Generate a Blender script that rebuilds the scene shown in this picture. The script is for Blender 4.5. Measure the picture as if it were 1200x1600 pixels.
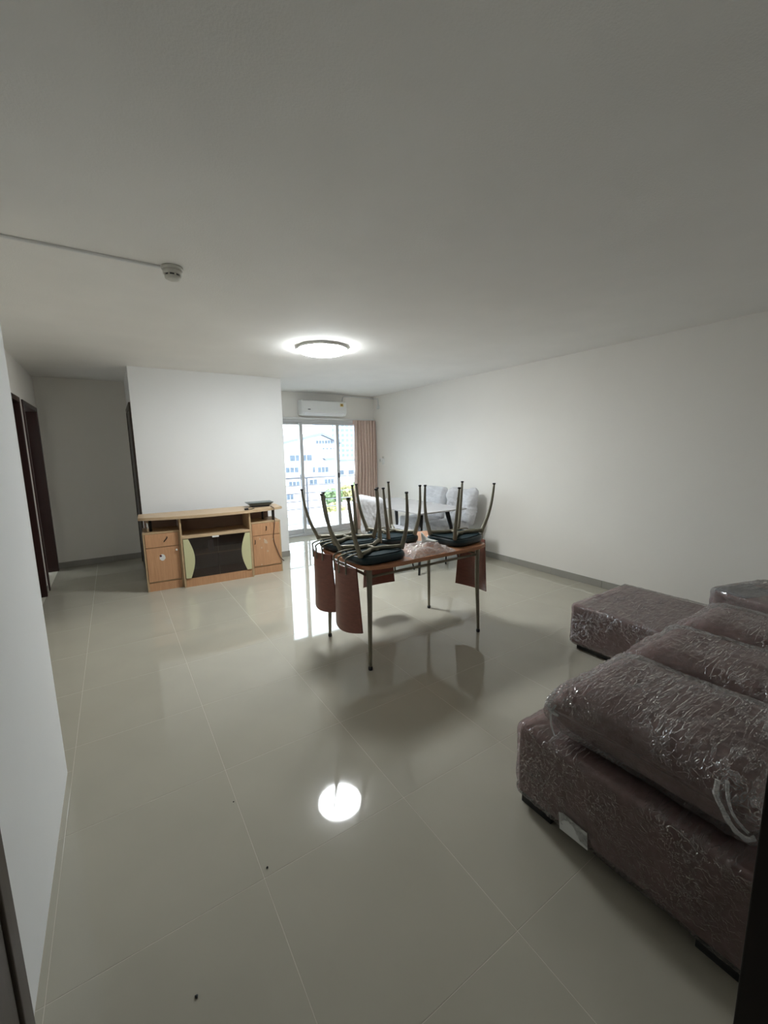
import bpy, bmesh, math, random
from mathutils import Vector, Matrix, noise
random.seed(7)
PI = math.pi
S = bpy.context.scene
for o in list(bpy.data.objects): bpy.data.objects.remove(o)
C = S.collection

# ------------------------------------------------------------------ camera
EYE = 1.48
ROT = [[0.8362668, -0.0973605, 0.5396099], [-0.5480385, -0.1167247, 0.8282688], [-0.0176549, -0.9883806, -0.1509702]]
FPX = 644.476
cd = bpy.data.cameras.new('camera'); cam = bpy.data.objects.new('camera', cd); C.objects.link(cam)
cd.sensor_fit = 'HORIZONTAL'; cd.sensor_width = 36.0; cd.lens = 36.0 * FPX / 1200.0
cd.clip_start = 0.02; cd.clip_end = 3000
M = Matrix([[ROT[i][0], -ROT[i][1], -ROT[i][2]] for i in range(3)]).to_4x4()
M.translation = Vector((0, 0, EYE)); cam.matrix_world = M
S.camera = cam

# ------------------------------------------------------------------ sky, sun, exposure
SKY = 3.5
LAMP = 37.5
w = bpy.data.worlds.new('overcast_sky'); S.world = w; w.use_nodes = True
bg = w.node_tree.nodes['Background']; bg.inputs[0].default_value = (0.80, 0.91, 1.0, 1); bg.inputs[1].default_value = SKY
sd = bpy.data.lights.new('sun', 'SUN'); sd.energy = 1.2; sd.angle = 0.35; sd.color = (1, .97, .92)
sun = bpy.data.objects.new('sun', sd); C.objects.link(sun); sun.rotation_euler = (math.radians(48), 0, math.radians(-15))
S.view_settings.view_transform = 'Standard'; S.view_settings.look = 'None'
S.view_settings.gamma = 1.0; S.view_settings.exposure = 1.45; S.view_settings.use_curve_mapping = False

# ------------------------------------------------------------------ materials
MATS = {}
def nt(name):
    m = bpy.data.materials.new(name); m.use_nodes = True
    t = m.node_tree; return m, t, t.nodes, t.links, t.nodes['Principled BSDF']
def mat(name, col, rough=.5, metal=0., spec=.5, var=0., vscale=8., bump=0., bscale=60., stretch=(1, 1, 1), col2=None, coat=0., sheen=0.):
    if name in MATS: return MATS[name]
    m, t, N, L, b = nt(name)
    b.inputs['Base Color'].default_value = (*col, 1); b.inputs['Roughness'].default_value = rough
    b.inputs['Metallic'].default_value = metal; b.inputs['Specular IOR Level'].default_value = spec
    b.inputs['Coat Weight'].default_value = coat; b.inputs['Sheen Weight'].default_value = sheen
    tc = N.new('ShaderNodeTexCoord'); mp = N.new('ShaderNodeMapping'); mp.inputs['Scale'].default_value = stretch
    L.new(tc.outputs['Object'], mp.inputs[0])
    if var or col2:
        n = N.new('ShaderNodeTexNoise'); n.inputs['Scale'].default_value = vscale; n.inputs['Detail'].default_value = 6
        L.new(mp.outputs[0], n.inputs['Vector'])
        r = N.new('ShaderNodeValToRGB'); r.color_ramp.elements[0].position = .3; r.color_ramp.elements[1].position = .7
        c2 = col2 or tuple(min(1, c * (1 + var)) for c in col); c1 = col if col2 else tuple(c * (1 - var) for c in col)
        r.color_ramp.elements[0].color = (*c1, 1); r.color_ramp.elements[1].color = (*c2, 1)
        L.new(n.outputs['Fac'], r.inputs[0]); L.new(r.outputs[0], b.inputs['Base Color'])
    if bump:
        n2 = N.new('ShaderNodeTexNoise'); n2.inputs['Scale'].default_value = bscale; n2.inputs['Detail'].default_value = 3
        L.new(mp.outputs[0], n2.inputs['Vector'])
        bp = N.new('ShaderNodeBump'); bp.inputs['Strength'].default_value = bump; bp.inputs['Distance'].default_value = .01
        L.new(n2.outputs['Fac'], bp.inputs['Height']); L.new(bp.outputs[0], b.inputs['Normal'])
    MATS[name] = m; return m
def emit(name, col, s):
    m, t, N, L, b = nt(name)
    b.inputs['Base Color'].default_value = (.9, .9, .9, 1); b.inputs['Emission Color'].default_value = (*col, 1); b.inputs['Emission Strength'].default_value = s
    return m
def glassy(name, tint=(1, 1, 1), ior=1.45, rough=.0, haze=0., hazecol=(.9, .9, .92), streak=0., sscale=14., bump=0., width=.03):
    """thin clear sheet: transparent + fresnel gloss, optional milky haze and crossing crease lines"""
    m = bpy.data.materials.new(name); m.use_nodes = True; t = m.node_tree; N = t.nodes; L = t.links
    N.remove(N['Principled BSDF']); out = N['Material Output']
    def math_(op, a, b=None):
        n = N.new('ShaderNodeMath'); n.operation = op
        for i, q in enumerate((a, b)):
            if q is None: continue
            if isinstance(q, (int, float)): n.inputs[i].default_value = q
            else: L.new(q, n.inputs[i])
        return n.outputs[0]
    tr = N.new('ShaderNodeBsdfTransparent'); tr.inputs[0].default_value = (*tint, 1)
    gl = N.new('ShaderNodeBsdfGlossy'); gl.inputs['Roughness'].default_value = rough; gl.inputs[0].default_value = (1, 1, 1, 1)
    fr = N.new('ShaderNodeFresnel'); fr.inputs[0].default_value = ior
    mx = N.new('ShaderNodeMixShader')
    L.new(fr.outputs[0], mx.inputs[0]); L.new(tr.outputs[0], mx.inputs[1]); L.new(gl.outputs[0], mx.inputs[2])
    last = mx; ridge = None
    if streak:
        tc = N.new('ShaderNodeTexCoord')
        # patches decide where the film is creased
        pn = N.new('ShaderNodeTexNoise'); pn.inputs['Scale'].default_value = 4.5; pn.inputs['Detail'].default_value = 2; L.new(tc.outputs['Object'], pn.inputs['Vector'])
        pm = N.new('ShaderNodeMapRange'); pm.inputs[1].default_value = .42; pm.inputs[2].default_value = .68; L.new(pn.outputs['Fac'], pm.inputs[0])
        for k, rot in enumerate(((.5, .3, .6), (-.4, .6, -.9), (1.1, -.3, 1.9))):
            mp = N.new('ShaderNodeMapping'); mp.inputs['Rotation'].default_value = rot; mp.inputs['Scale'].default_value = (.16, 1.0, 1.0)
            mp.inputs['Location'].default_value = (k * 3.1, k * 1.7, k * .9); L.new(tc.outputs['Object'], mp.inputs[0])
            n = N.new('ShaderNodeTexNoise'); n.inputs['Scale'].default_value = sscale * (1 + .35 * k); n.inputs['Detail'].default_value = 3; n.inputs['Distortion'].default_value = .25
            L.new(mp.outputs[0], n.inputs['Vector'])
            d = math_('ABSOLUTE', math_('SUBTRACT', n.outputs['Fac'], .5))
            mr = N.new('ShaderNodeMapRange'); mr.inputs[1].default_value = 0; mr.inputs[2].default_value = width; mr.inputs[3].default_value = 1; mr.inputs[4].default_value = 0
            L.new(d, mr.inputs[0]); ridge = mr.outputs[0] if ridge is None else math_('MAXIMUM', ridge, mr.outputs[0])
        ridge = math_('MULTIPLY', ridge, math_('ADD', math_('MULTIPLY', pm.outputs[0], .85), .15))
        if bump:
            bp = N.new('ShaderNodeBump'); bp.inputs['Strength'].default_value = bump; bp.inputs['Distance'].default_value = .012
            L.new(ridge, bp.inputs['Height']); L.new(bp.outputs[0], gl.inputs['Normal']); L.new(bp.outputs[0], fr.inputs['Normal'])
    if haze or streak:
        df = N.new('ShaderNodeBsdfDiffuse'); df.inputs[0].default_value = (*hazecol, 1)
        tl = N.new('ShaderNodeBsdfTranslucent'); tl.inputs[0].default_value = (*hazecol, 1)
        ad = N.new('ShaderNodeMixShader'); ad.inputs[0].default_value = .3
        L.new(df.outputs[0], ad.inputs[1]); L.new(tl.outputs[0], ad.inputs[2])
        m2 = N.new('ShaderNodeMixShader'); L.new(last.outputs[0], m2.inputs[1]); L.new(ad.outputs[0], m2.inputs[2])
        if streak: L.new(math_('ADD', math_('MULTIPLY', ridge, streak), haze), m2.inputs[0])
        else: m2.inputs[0].default_value = haze
        last = m2
    L.new(last.outputs[0], out.inputs[0])
    return m
def wood(name, c1, c2, axis=0, rough=.4, scale=5., spec=.5):
    m, t, N, L, b = nt(name)
    tc = N.new('ShaderNodeTexCoord'); mp = N.new('ShaderNodeMapping'); sc = [14, 14, 14]; sc[axis] = 1.0
    mp.inputs['Scale'].default_value = sc; L.new(tc.outputs['Object'], mp.inputs[0])
    n = N.new('ShaderNodeTexNoise'); n.inputs['Scale'].default_value = scale; n.inputs['Detail'].default_value = 6; n.inputs['Distortion'].default_value = .8
    L.new(mp.outputs[0], n.inputs['Vector'])
    r = N.new('ShaderNodeValToRGB'); r.color_ramp.elements[0].position = .3; r.color_ramp.elements[1].position = .7
    r.color_ramp.elements[0].color = (*c1, 1); r.color_ramp.elements[1].color = (*c2, 1)
    L.new(n.outputs['Fac'], r.inputs[0]); L.new(r.outputs[0], b.inputs['Base Color']); b.inputs['Roughness'].default_value = rough
    b.inputs['Specular IOR Level'].default_value = spec
    return m
m_wall = mat('wall_paint', (.90, .868, .81), .75, spec=.3, bump=.05, bscale=90, var=.015, vscale=1.5)
m_wallw = mat('wall_paint_cool', (.88, .88, .87), .7, spec=.3, bump=.05, bscale=90, var=.012, vscale=1.5)
m_ceil = mat('ceiling_paint', (.93, .91, .875), .85, spec=.2, bump=.12, bscale=140, var=.02, vscale=2.5)
m_tile = mat('polished_tile', (.455, .428, .352), .045, spec=.55, var=.03, vscale=3, bump=.0)
m_grout = mat('grout', (.60, .565, .48), .8)
m_skirt = mat('skirting_tile', (.33, .315, .28), .25, var=.04, vscale=5)
m_darkwood = wood('dark_red_wood', (.022, .006, .004), (.035, .009, .007), 2, .35)
m_blackwood = wood('black_brown_wood', (.006, .003, .0025), (.010, .005, .004), 2, .4, spec=.3)
m_brownframe = wood('brown_frame_wood', (.045, .032, .022), (.06, .042, .03), 2, .5)
m_alu = mat('aluminium_frame', (.62, .62, .62), .35, metal=.2)
m_glass = glassy('window_glass', (.97, .99, .99), 1.45)
m_whiteplastic = mat('white_plastic', (.82, .82, .80), .35)
m_offwhite = mat('offwhite_plastic', (.62, .60, .54), .45)
m_black = mat('black_plastic', (.012, .012, .013), .45)
m_chrome = mat('chrome', (.6, .6, .6), .15, metal=1)
m_bronze = mat('bronze_metal', (.24, .22, .165), .42, metal=.5, var=.1, vscale=20)
m_laminate = wood('oak_laminate', (.50, .26, .13), (.60, .335, .18), 2, .45)
m_laminateH = wood('oak_laminate_top', (.52, .37, .22), (.60, .44, .28), 0, .4)
m_edge = mat('oak_edge', (.50, .35, .20), .5, var=.08, vscale=30)
m_inside = mat('cabinet_inside', (.27, .18, .13), .6)
m_green = mat('pale_green_laminate', (.60, .58, .34), .4, var=.04)
m_smoke = glassy('smoked_glass', (.74, .67, .67), 1.5)
m_table = wood('cherry_table_top', (.46, .21, .105), (.56, .27, .145), 0, .3)
m_mahog = wood('mahogany_ply', (.17, .055, .037), (.22, .075, .05), 0, .35)
m_teal = mat('teal_vinyl', (.004, .022, .030), .36, bump=.08, bscale=200)
m_tealb = mat('teal_underside', (.006, .022, .028), .7, spec=.25)
m_plum = mat('plum_velvet', (.38, .245, .232), .9, spec=.2, var=.15, vscale=40, bump=.1, bscale=300, sheen=.3)
m_wrap = glassy('stretch_film', (.97, .97, .97), 1.45, .10, .05, (.78, .75, .74), .30, 16., 1.0, .028)
m_wrap2 = glassy('stretch_film_dense', (.95, .95, .95), 1.5, .09, .07, (.80, .78, .77), .45, 20., 1.0, .03)
m_cover = glassy('milky_plastic_cover', (.92, .92, .94), 1.45, .12, .74, (.93, .93, .95), .22, 9., .8, .05)
m_clear = glassy('clear_bag', (.97, .97, .97), 1.8, .05, .24, (.95, .95, .95), .7, 26., 1.0, .06)
m_grey = mat('grey_fabric', (.36, .36, .38), .8, var=.06)
m_stone = mat('pale_stone_top', (.56, .55, .56), .25, var=.04, vscale=6)
m_blackmetal = mat('black_metal', (.012, .012, .014), .35)
m_paper = mat('white_paper', (.78, .78, .76), .7)
m_curtain = mat('tan_curtain', (.70, .535, .455), .9, var=.06, vscale=30, bump=.1, bscale=400)

# ------------------------------------------------------------------ mesh helpers
def link(o, parent=None):
    C.objects.link(o)
    if parent is not None: o.parent = parent
    return o
def obj(name, bm, m, parent=None, smooth=False, loc=None):
    me = bpy.data.meshes.new(name); bmesh.ops.recalc_face_normals(bm, faces=bm.faces); bm.to_mesh(me); bm.free()
    ms = m if isinstance(m, (list, tuple)) else [m]
    for x in ms: me.materials.append(x)
    if smooth:
        for p in me.polygons: p.use_smooth = True
    o = bpy.data.objects.new(name, me); link(o, parent)
    if loc: o.location = loc
    return o
def tag(o, label=None, cat=None, group=None, kind=None):
    if label: o['label'] = label
    if cat: o['category'] = cat
    if group: o['group'] = group
    if kind: o['kind'] = kind
    return o
def thing(name, label, cat, loc=(0, 0, 0), rz=0, group=None):
    o = bpy.data.objects.new(name, None); C.objects.link(o); o.empty_display_size = .1
    o.location = loc; o.rotation_euler = (0, 0, rz)
    return tag(o, label, cat, group)
def BM(): return bmesh.new()
def bx(bm, x0, x1, y0, y1, z0, z1, bev=0, mi=0):
    r = bmesh.ops.create_cube(bm, size=1)
    for v in r['verts']:
        v.co = Vector(((x0 + x1) / 2 + v.co.x * (x1 - x0), (y0 + y1) / 2 + v.co.y * (y1 - y0), (z0 + z1) / 2 + v.co.z * (z1 - z0)))
    fs = list({f for v in r['verts'] for f in v.link_faces})
    for f in fs: f.material_index = mi
    if bev:
        es = list({e for v in r['verts'] for e in v.link_edges})
        bmesh.ops.bevel(bm, geom=es, offset=bev, segments=2, affect='EDGES', profile=.5)
    return bm
def box(*a, **k): return bx(BM(), *a, **k)
def tube(bm, pts, rad, n=8, flat=1.0, caps=True):
    pts = [Vector(p) for p in pts]; rs = rad if isinstance(rad, (list, tuple)) else [rad] * len(pts)
    rings = []; up = None
    for i, p in enumerate(pts):
        d = (pts[min(i + 1, len(pts) - 1)] - pts[max(i - 1, 0)]).normalized()
        if up is None:
            up = Vector((0, 0, 1)) if abs(d.z) < .9 else Vector((1, 0, 0))
        s = d.cross(up).normalized(); u = s.cross(d).normalized(); up = u
        rings.append([bm.verts.new(p + (s * math.cos(2 * PI * k / n) + u * math.sin(2 * PI * k / n) * flat) * rs[i]) for k in range(n)])
    for a, b in zip(rings[:-1], rings[1:]):
        for k in range(n): bm.faces.new((a[k], a[(k + 1) % n], b[(k + 1) % n], b[k]))
    if caps:
        bm.faces.new(rings[0][::-1]); bm.faces.new(rings[-1])
    return bm
def spline(pts, n=6):
    P = [Vector(p) for p in pts]; out = []
    for i in range(len(P) - 1):
        p0 = P[max(i - 1, 0)]; p1 = P[i]; p2 = P[i + 1]; p3 = P[min(i + 2, len(P) - 1)]
        for k in range(n):
            t = k / n
            out.append(.5 * ((2 * p1) + (p2 - p0) * t + (2 * p0 - 5 * p1 + 4 * p2 - p3) * t * t + (3 * p1 - p0 - 3 * p2 + p3) * t ** 3))
    out.append(P[-1]); return out
def lathe(bm, prof, n=32, c=(0, 0, 0)):
    rings = []
    for r, z in prof:
        rings.append([bm.verts.new((c[0] + r * math.cos(2 * PI * k / n), c[1] + r * math.sin(2 * PI * k / n), c[2] + z)) for k in range(n)])
    for a, b in zip(rings[:-1], rings[1:]):
        for k in range(n): bm.faces.new((a[k], a[(k + 1) % n], b[(k + 1) % n], b[k]))
    bm.faces.new(rings[0][::-1]); bm.faces.new(rings[-1]); return bm
def prism(bm, outline, z0, z1, plane='xy', bev=0):
    def P(a, b, c): return {'xy': (a, b, c), 'xz': (a, c, b), 'yz': (c, a, b)}[plane]
    A = [bm.verts.new(P(a, b, z0)) for a, b in outline]; B = [bm.verts.new(P(a, b, z1)) for a, b in outline]
    n = len(A); f1 = bm.faces.new(A[::-1]); f2 = bm.faces.new(B)
    for i in range(n): bm.faces.new((A[i], A[(i + 1) % n], B[(i + 1) % n], B[i]))
    if bev: bmesh.ops.bevel(bm, geom=list(f1.edges) + list(f2.edges), offset=bev, segments=2, affect='EDGES')
    return bm
def rrect(x0, x1, y0, y1, r, n=6):
    o = []
    for cx, cy, a in ((x1 - r, y1 - r, 0), (x0 + r, y1 - r, 90), (x0 + r, y0 + r, 180), (x1 - r, y0 + r, 270)):
        for k in range(n + 1):
            t = math.radians(a + 90 * k / n); o.append((cx + r * math.cos(t), cy + r * math.sin(t)))
    return o
def rbox(x0, x1, y0, y1, z0, z1, r, n=(12, 12, 6), fn=None):
    """closed rounded box with a regular grid on its six faces, optional displacement fn(co, normal) -> co"""
    bm = BM(); sx, sy, sz = x1 - x0, y1 - y0, z1 - z0; cx, cy, cz = (x0 + x1) / 2, (y0 + y1) / 2, (z0 + z1) / 2
    def ax(s, k):
        h = s / 2; rr = min(r, h * .98); inner = h - rr
        e = [-h, -h + rr * .3, -h + rr * .62]
        return e + [-inner + 2 * inner * i / k for i in range(k + 1)] + [-q for q in e[::-1]]
    X, Y, Z = ax(sx, n[0]), ax(sy, n[1]), ax(sz, n[2]); V = {}
    def v(i, j, k):
        key = (i, j, k)
        if key not in V:
            p = Vector((X[i], Y[j], Z[k])); h = Vector((sx / 2, sy / 2, sz / 2)); rr = [min(r, q * .98) for q in h]
            q = Vector([max(-(h[a] - rr[a]), min(h[a] - rr[a], p[a])) for a in range(3)]); d = p - q
            nn = d.normalized() if d.length > 1e-9 else Vector((0, 0, 1))
            p = q + Vector([nn[a] * rr[a] for a in range(3)])
            p = p + Vector((cx, cy, cz))
            if fn: p = fn(p, nn)
            V[key] = bm.verts.new(p)
        return V[key]
    I, J, K = len(X) - 1, len(Y) - 1, len(Z) - 1
    for i in range(I):
        for j in range(J):
            for k in (0, K): bm.faces.new((v(i, j, k), v(i + 1, j, k), v(i + 1, j + 1, k), v(i, j + 1, k)))
    for i in range(I):
        for k in range(K):
            for j in (0, J): bm.faces.new((v(i, j, k), v(i + 1, j, k), v(i + 1, j, k + 1), v(i, j, k + 1)))
    for j in range(J):
        for k in range(K):
            for i in (0, I): bm.faces.new((v(i, j, k), v(i, j + 1, k), v(i, j + 1, k + 1), v(i, j, k + 1)))
    return bm
def crinkle(p, s=9., seed=0.):
    q = p * s + Vector((seed, seed * 1.7, seed * .3))
    q2 = Vector((q.x + 1.5 * noise.noise(q * .5), q.y + 1.5 * noise.noise(q * .5 + Vector((9, 3, 1))), q.z))
    return (1 - abs(noise.noise(q2)) * 2) * .6 + (1 - abs(noise.noise(q2 * 2.3)) * 2) * .4
def copy_tree(o, parent=None):
    c = o.copy(); C.objects.link(c); c.parent = parent
    for ch in list(o.children): copy_tree(ch, c)
    return c

# ------------------------------------------------------------------ setting
XR, YW, YT, XT0, XT1, XH, YH, XN, YN, ZC, YB = 4.17, 6.70, 5.53, .237, 1.99, -.72, 6.75, -.318, 2.285, 2.44, -.76
XS = -2.6       # far side of the little room off the hall
fl = tag(obj('floor', box(XS, XR, -2.4, YH, -.14, -.0005), m_grout), kind='structure')
# floor tiles, each its own piece
gx = [XS] + [.305 + .602 * k for k in range(-4, 7)]; gx = [x for x in gx if x < XR - .01] + [XR]
gy = [YB - .001] + [.679 + .598 * k for k in range(-2, 11)]; gy = [y for y in gy if y < YH - .01] + [YH]
tile_mesh = {}
def add_tile(x0, x1, y0, y1):
    g = .0012; w_, h_ = round(x1 - x0 - 2 * g, 3), round(y1 - y0 - 2 * g, 3)
    if w_ < .008 or h_ < .008: return
    if (w_, h_) not in tile_mesh:
        bm = box(-w_ / 2, w_ / 2, -h_ / 2, h_ / 2, -.009, 0)
        te = [e for e in bm.edges if all(v.co.z > -.001 for v in e.verts)]
        bmesh.ops.bevel(bm, geom=te, offset=.0006, segments=1, affect='EDGES')
        me = bpy.data.meshes.new('tile'); bm.to_mesh(me); bm.free(); me.materials.append(m_tile); tile_mesh[(w_, h_)] = me
    o = bpy.data.objects.new('tile', tile_mesh[(w_, h_)]); o.location = ((x0 + x1) / 2, (y0 + y1) / 2, 0); link(o, fl)
def clip(x0, x1, y0, y1, R):
    a, b, c, d = max(x0, R[0]), min(x1, R[1]), max(y0, R[2]), min(y1, R[3])
    if b - a > .01 and d - c > .01: add_tile(a, b, c, d)
REG = [(XN, XR, YB, YN), (XH, XR, YN, YT), (XH, XT0, YT, YH), (XT1, XR, YT, YW)]
seams_y = set()
for i in range(len(gx) - 1):
    for j in range(len(gy) - 1):
        cell = (gx[i], gx[i + 1], gy[j], gy[j + 1])
        if gx[i + 1] <= XH + .01: continue
        # a cell is one tile; where a wall corner bites into it, it is cut along the wall line
        parts = []
        for R in REG:
            a, b, c, d = max(cell[0], R[0]), min(cell[1], R[1]), max(cell[2], R[2]), min(cell[3], R[3])
            if b - a > .004 and d - c > .004: parts.append([a, b, c, d])
        if len(parts) == 2 and abs(parts[0][0] - parts[1][0]) < 1e-6 and abs(parts[0][1] - parts[1][1]) < 1e-6:
            p, q = parts; add_tile(p[0], p[1], min(p[2], q[2]), max(p[3], q[3]))
        else:
            for p in parts: add_tile(*p)
tag(obj('ceiling', box(XS, XR + .12, -2.4, YW + .2, ZC, ZC + .15), m_ceil), kind='structure')
tag(obj('wall_right', box(XR, XR + .12, -2.4, YW + .2, -.14, ZC), m_wall), kind='structure')
# window wall with opening
OX0, OX1, OZ1 = 2.035, 4.095, 2.0
bm = BM(); bx(bm, XT1, OX0, YW, YW + .16, -.14, ZC); bx(bm, OX1, XR, YW, YW + .16, -.14, ZC); bx(bm, OX0, OX1, YW, YW + .16, OZ1, ZC)
tag(obj('wall_window', bm, m_wall), kind='structure')
tag(obj('wall_tv', box(XT0, XT1, YT, YW + .16, -.14, ZC), m_wallw), kind='structure')
tag(obj('wall_hall_end', box(XH - .1, XT0, YH, YH + .12, -.14, ZC), m_wall), kind='structure')
# hall side wall with two door openings (y ranges)
D1 = (4.57, 5.47); D2 = (5.705, 6.625); DZ = 2.02
bm = BM()
bx(bm, XH - .1, XH, YN, D1[0], -.14, ZC); bx(bm, XH - .1, XH, D1[1], D2[0], -.14, ZC); bx(bm, XH - .1, XH, D2[1], YH, -.14, ZC)
bx(bm, XH - .1, XH, D1[0], D1[1], DZ, ZC); bx(bm, XH - .1, XH, D2[0], D2[1], DZ, ZC)
tag(obj('wall_hall_side', bm, m_wall), kind='structure')
bm = BM(); bx(bm, XS - .1, XS, 4.4, 7.6, -.14, ZC); bx(bm, XS, XH - .1, YH + .5, YH + .62, -.14, ZC); bx(bm, XS, XH - .1, 4.4, 4.5, -.14, ZC)
tag(obj('wall_side_room', bm, m_wall), kind='structure')
tag(obj('wall_left', box(XN - .4, XN, YB, YN, -.14, ZC), m_wallw), kind='structure')
# wall behind the camera with the entrance opening, and the corridor outside it
EX0, EX1, EZ = -.14, .80, 2.06
bm = BM(); bx(bm, XN - .4, EX0, YB - .12, YB, -.14, ZC); bx(bm, EX1, XR, YB - .12, YB, -.14, ZC); bx(bm, EX0, EX1, YB - .12, YB, EZ, ZC)
tag(obj('wall_back', bm, m_wall), kind='structure')
bm = BM(); bx(bm, -1.2, 1.8, -2.5, -2.4, -.14, ZC); bx(bm, -1.3, -1.2, -2.4, YB - .12, -.14, ZC); bx(bm, 1.8, 1.9, -2.4, YB - .12, -.14, ZC)
tag(obj('wall_corridor', bm, m_wall), kind='structure')

# skirting: root strip with its pieces as parts
def skirting(name, segs, normal):
    """segs: list of (x0,y0,x1,y1) wall runs; normal: direction into the room"""
    bm = BM(); h, t = .078, .009
    nx, ny = normal
    for (x0, y0, x1, y1) in segs:
        xs = sorted((x0, x1)); ys = sorted((y0, y1))
        if nx: bx(bm, min(x0, x0 + nx * .004), max(x0, x0 + nx * .004), ys[0], ys[1], 0, h - .004)
        else: bx(bm, xs[0], xs[1], min(y0, y0 + ny * .004), max(y0, y0 + ny * .004), 0, h - .004)
    r = tag(obj(name, bm, m_grout), kind='structure')
    for (x0, y0, x1, y1) in segs:
        a, b = (min(y0, y1), max(y0, y1)) if nx else (min(x0, x1), max(x0, x1))
        p = a
        while p < b - .02:
            q = min(p + .6, b)
            if nx: bmt = box(*(sorted((x0 + nx * .0015, x0 + nx * t))), p + .001, q - .001, .0005, h, bev=.0015)
            else: bmt = box(p + .001, q - .001, *(sorted((y0 + ny * .0015, y0 + ny * t))), .0005, h, bev=.0015)
            obj('skirting_tile', bmt, m_skirt, r); p = q
skirting('baseboard_right', [(XR, YB, XR, YW)], (-1, 0))
skirting('baseboard_tv', [(XT0, YT, XT1, YT)], (0, -1))
skirting('baseboard_tv_side', [(XT1, YT, XT1, YW)], (1, 0))
skirting('baseboard_hall_end', [(XH, YH, XT0, YH)], (0, -1))
skirting('baseboard_hall_side', [(XH, YN, XH, D1[0] - .06), (XH, D1[1] + .06, XH, D2[0] - .06)], (1, 0))

# doors of the hall
def frame_x(x, y0, y1, zt, fw=.05, proud=.015, depth=.12, side=1):
    """door frame lining an opening in a wall whose face is at x, room on +x when side=1"""
    bm = BM(); a, b = sorted((x + side * proud, x - side * (depth - proud)))
    bx(bm, a, b, y0 - fw * .6, y0 + fw * .4, 0, zt + fw * .6, bev=.004); bx(bm, a, b, y1 - fw * .4, y1 + fw * .6, 0, zt + fw * .6, bev=.004)
    bx(bm, a, b, y0 + fw * .4, y1 - fw * .4, zt - fw * .4, zt + fw * .6, bev=.004); return bm
d1 = tag(obj('door_1', frame_x(XH, D1[0], D1[1], DZ), m_darkwood), kind='structure')
obj('door_leaf', box(XH - .07, XH - .035, D1[0] + .022, D1[1] - .022, .008, DZ - .022, bev=.003), m_darkwood, d1)
d2 = tag(obj('door_2', frame_x(XH, D2[0], D2[1], DZ), m_darkwood), kind='structure')
lf = obj('door_leaf', box(-.86, 0, -.04, 0, .008, DZ - .022, bev=.003), m_darkwood, d2)
lf.location = (XH - .105, D2[1] - .10, 0)
bm = tube(BM(), [(-.80, -.04, 1.0), (-.80, -.085, 1.0), (-.69, -.085, 1.0)], .009); obj('handle', bm, m_chrome, lf)
d4 = tag(obj('door_3', frame_x(XT0, 5.62, 6.50, DZ, fw=.06, proud=.02, depth=.025, side=-1), m_brownframe), kind='structure')
obj('door_leaf', box(XT0 - .012, XT0 - .0005, 5.65, 6.47, .008, DZ - .03, bev=.002), m_blackwood, d4)
# door frame on the near left wall, only its edge shows
d5 = tag(obj('door_4', frame_x(XN, .30, 1.150, 2.06, fw=.07, proud=.02, depth=.025, side=1), m_brownframe), kind='structure')
obj('door_leaf', box(XN + .0005, XN + .012, 0.33, 1.12, .008, 2.03, bev=.002), m_brownframe, d5)
# entrance: frame lining and the leaf swung open beside the camera
bm = BM(); bx(bm, EX0 - .05, EX0 + .02, YB - .14, YB + .02, 0, EZ + .05); bx(bm, EX1 - .02, EX1 + .05, YB - .14, YB + .02, 0, EZ + .05); bx(bm, EX0 + .02, EX1 - .02, YB - .14, YB + .02, EZ - .02, EZ + .05)
d6 = tag(obj('door_5', bm, m_blackwood), kind='structure')
lf = obj('door_leaf', box(.767, .807, YB + .022, .150, .008, EZ - .03, bev=.002), m_blackwood, d6)

# ------------------------------------------------------------------ sliding window with three sashes
wn = tag(obj('window_1', None or box(OX0, OX1, YW + .005, YW + .135, OZ1 - .045, OZ1), m_alu), kind='structure')
bm = BM(); bx(bm, OX0, OX0 + .04, YW + .005, YW + .135, 0, OZ1 - .045); bx(bm, OX1 - .04, OX1, YW + .005, YW + .135, 0, OZ1 - .045); obj('window_frame', bm, m_alu, wn)
obj('window_sill', box(OX0 + .04, OX1 - .04, YW - .004, YW + .15, -.0005, .03, bev=.004), m_alu, wn)
sx = [OX0 + .04, 2.735, 3.42, OX1 - .04]
for k in range(3):
    yy = YW + (.075 if k != 1 else .03); a, b = sx[k] - (.03 if k else 0), sx[k + 1] + (.03 if k < 2 else 0)
    bm = BM(); z0, z1 = .031, OZ1 - .046
    bx(bm, a, a + .058, yy, yy + .035, z0, z1, bev=.003); bx(bm, b - .058, b, yy, yy + .035, z0, z1, bev=.003)
    bx(bm, a + .058, b - .058, yy, yy + .035, z0, z0 + .085, bev=.003); bx(bm, a + .058, b - .058, yy, yy + .035, z1 - .04, z1, bev=.003)
    sf = obj('sash', bm, m_alu, wn)
    obj('pane', box(a + .05, b - .05, yy + .015, yy + .020, z0 + .08, z1 - .035), m_glass, sf)
    if k != 2:
        hx = b - .03 if k == 1 else b - .055
        obj('latch', box(hx - .014, hx + .014, yy - .016, yy, .98, 1.07, bev=.005), m_black, sf)
tag(obj('trim_1', box(XT1 + .001, XR - .001, YW - .035, YW - .0005, OZ1 + .004, OZ1 + .026, bev=.004), m_whiteplastic), kind='structure')

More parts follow.
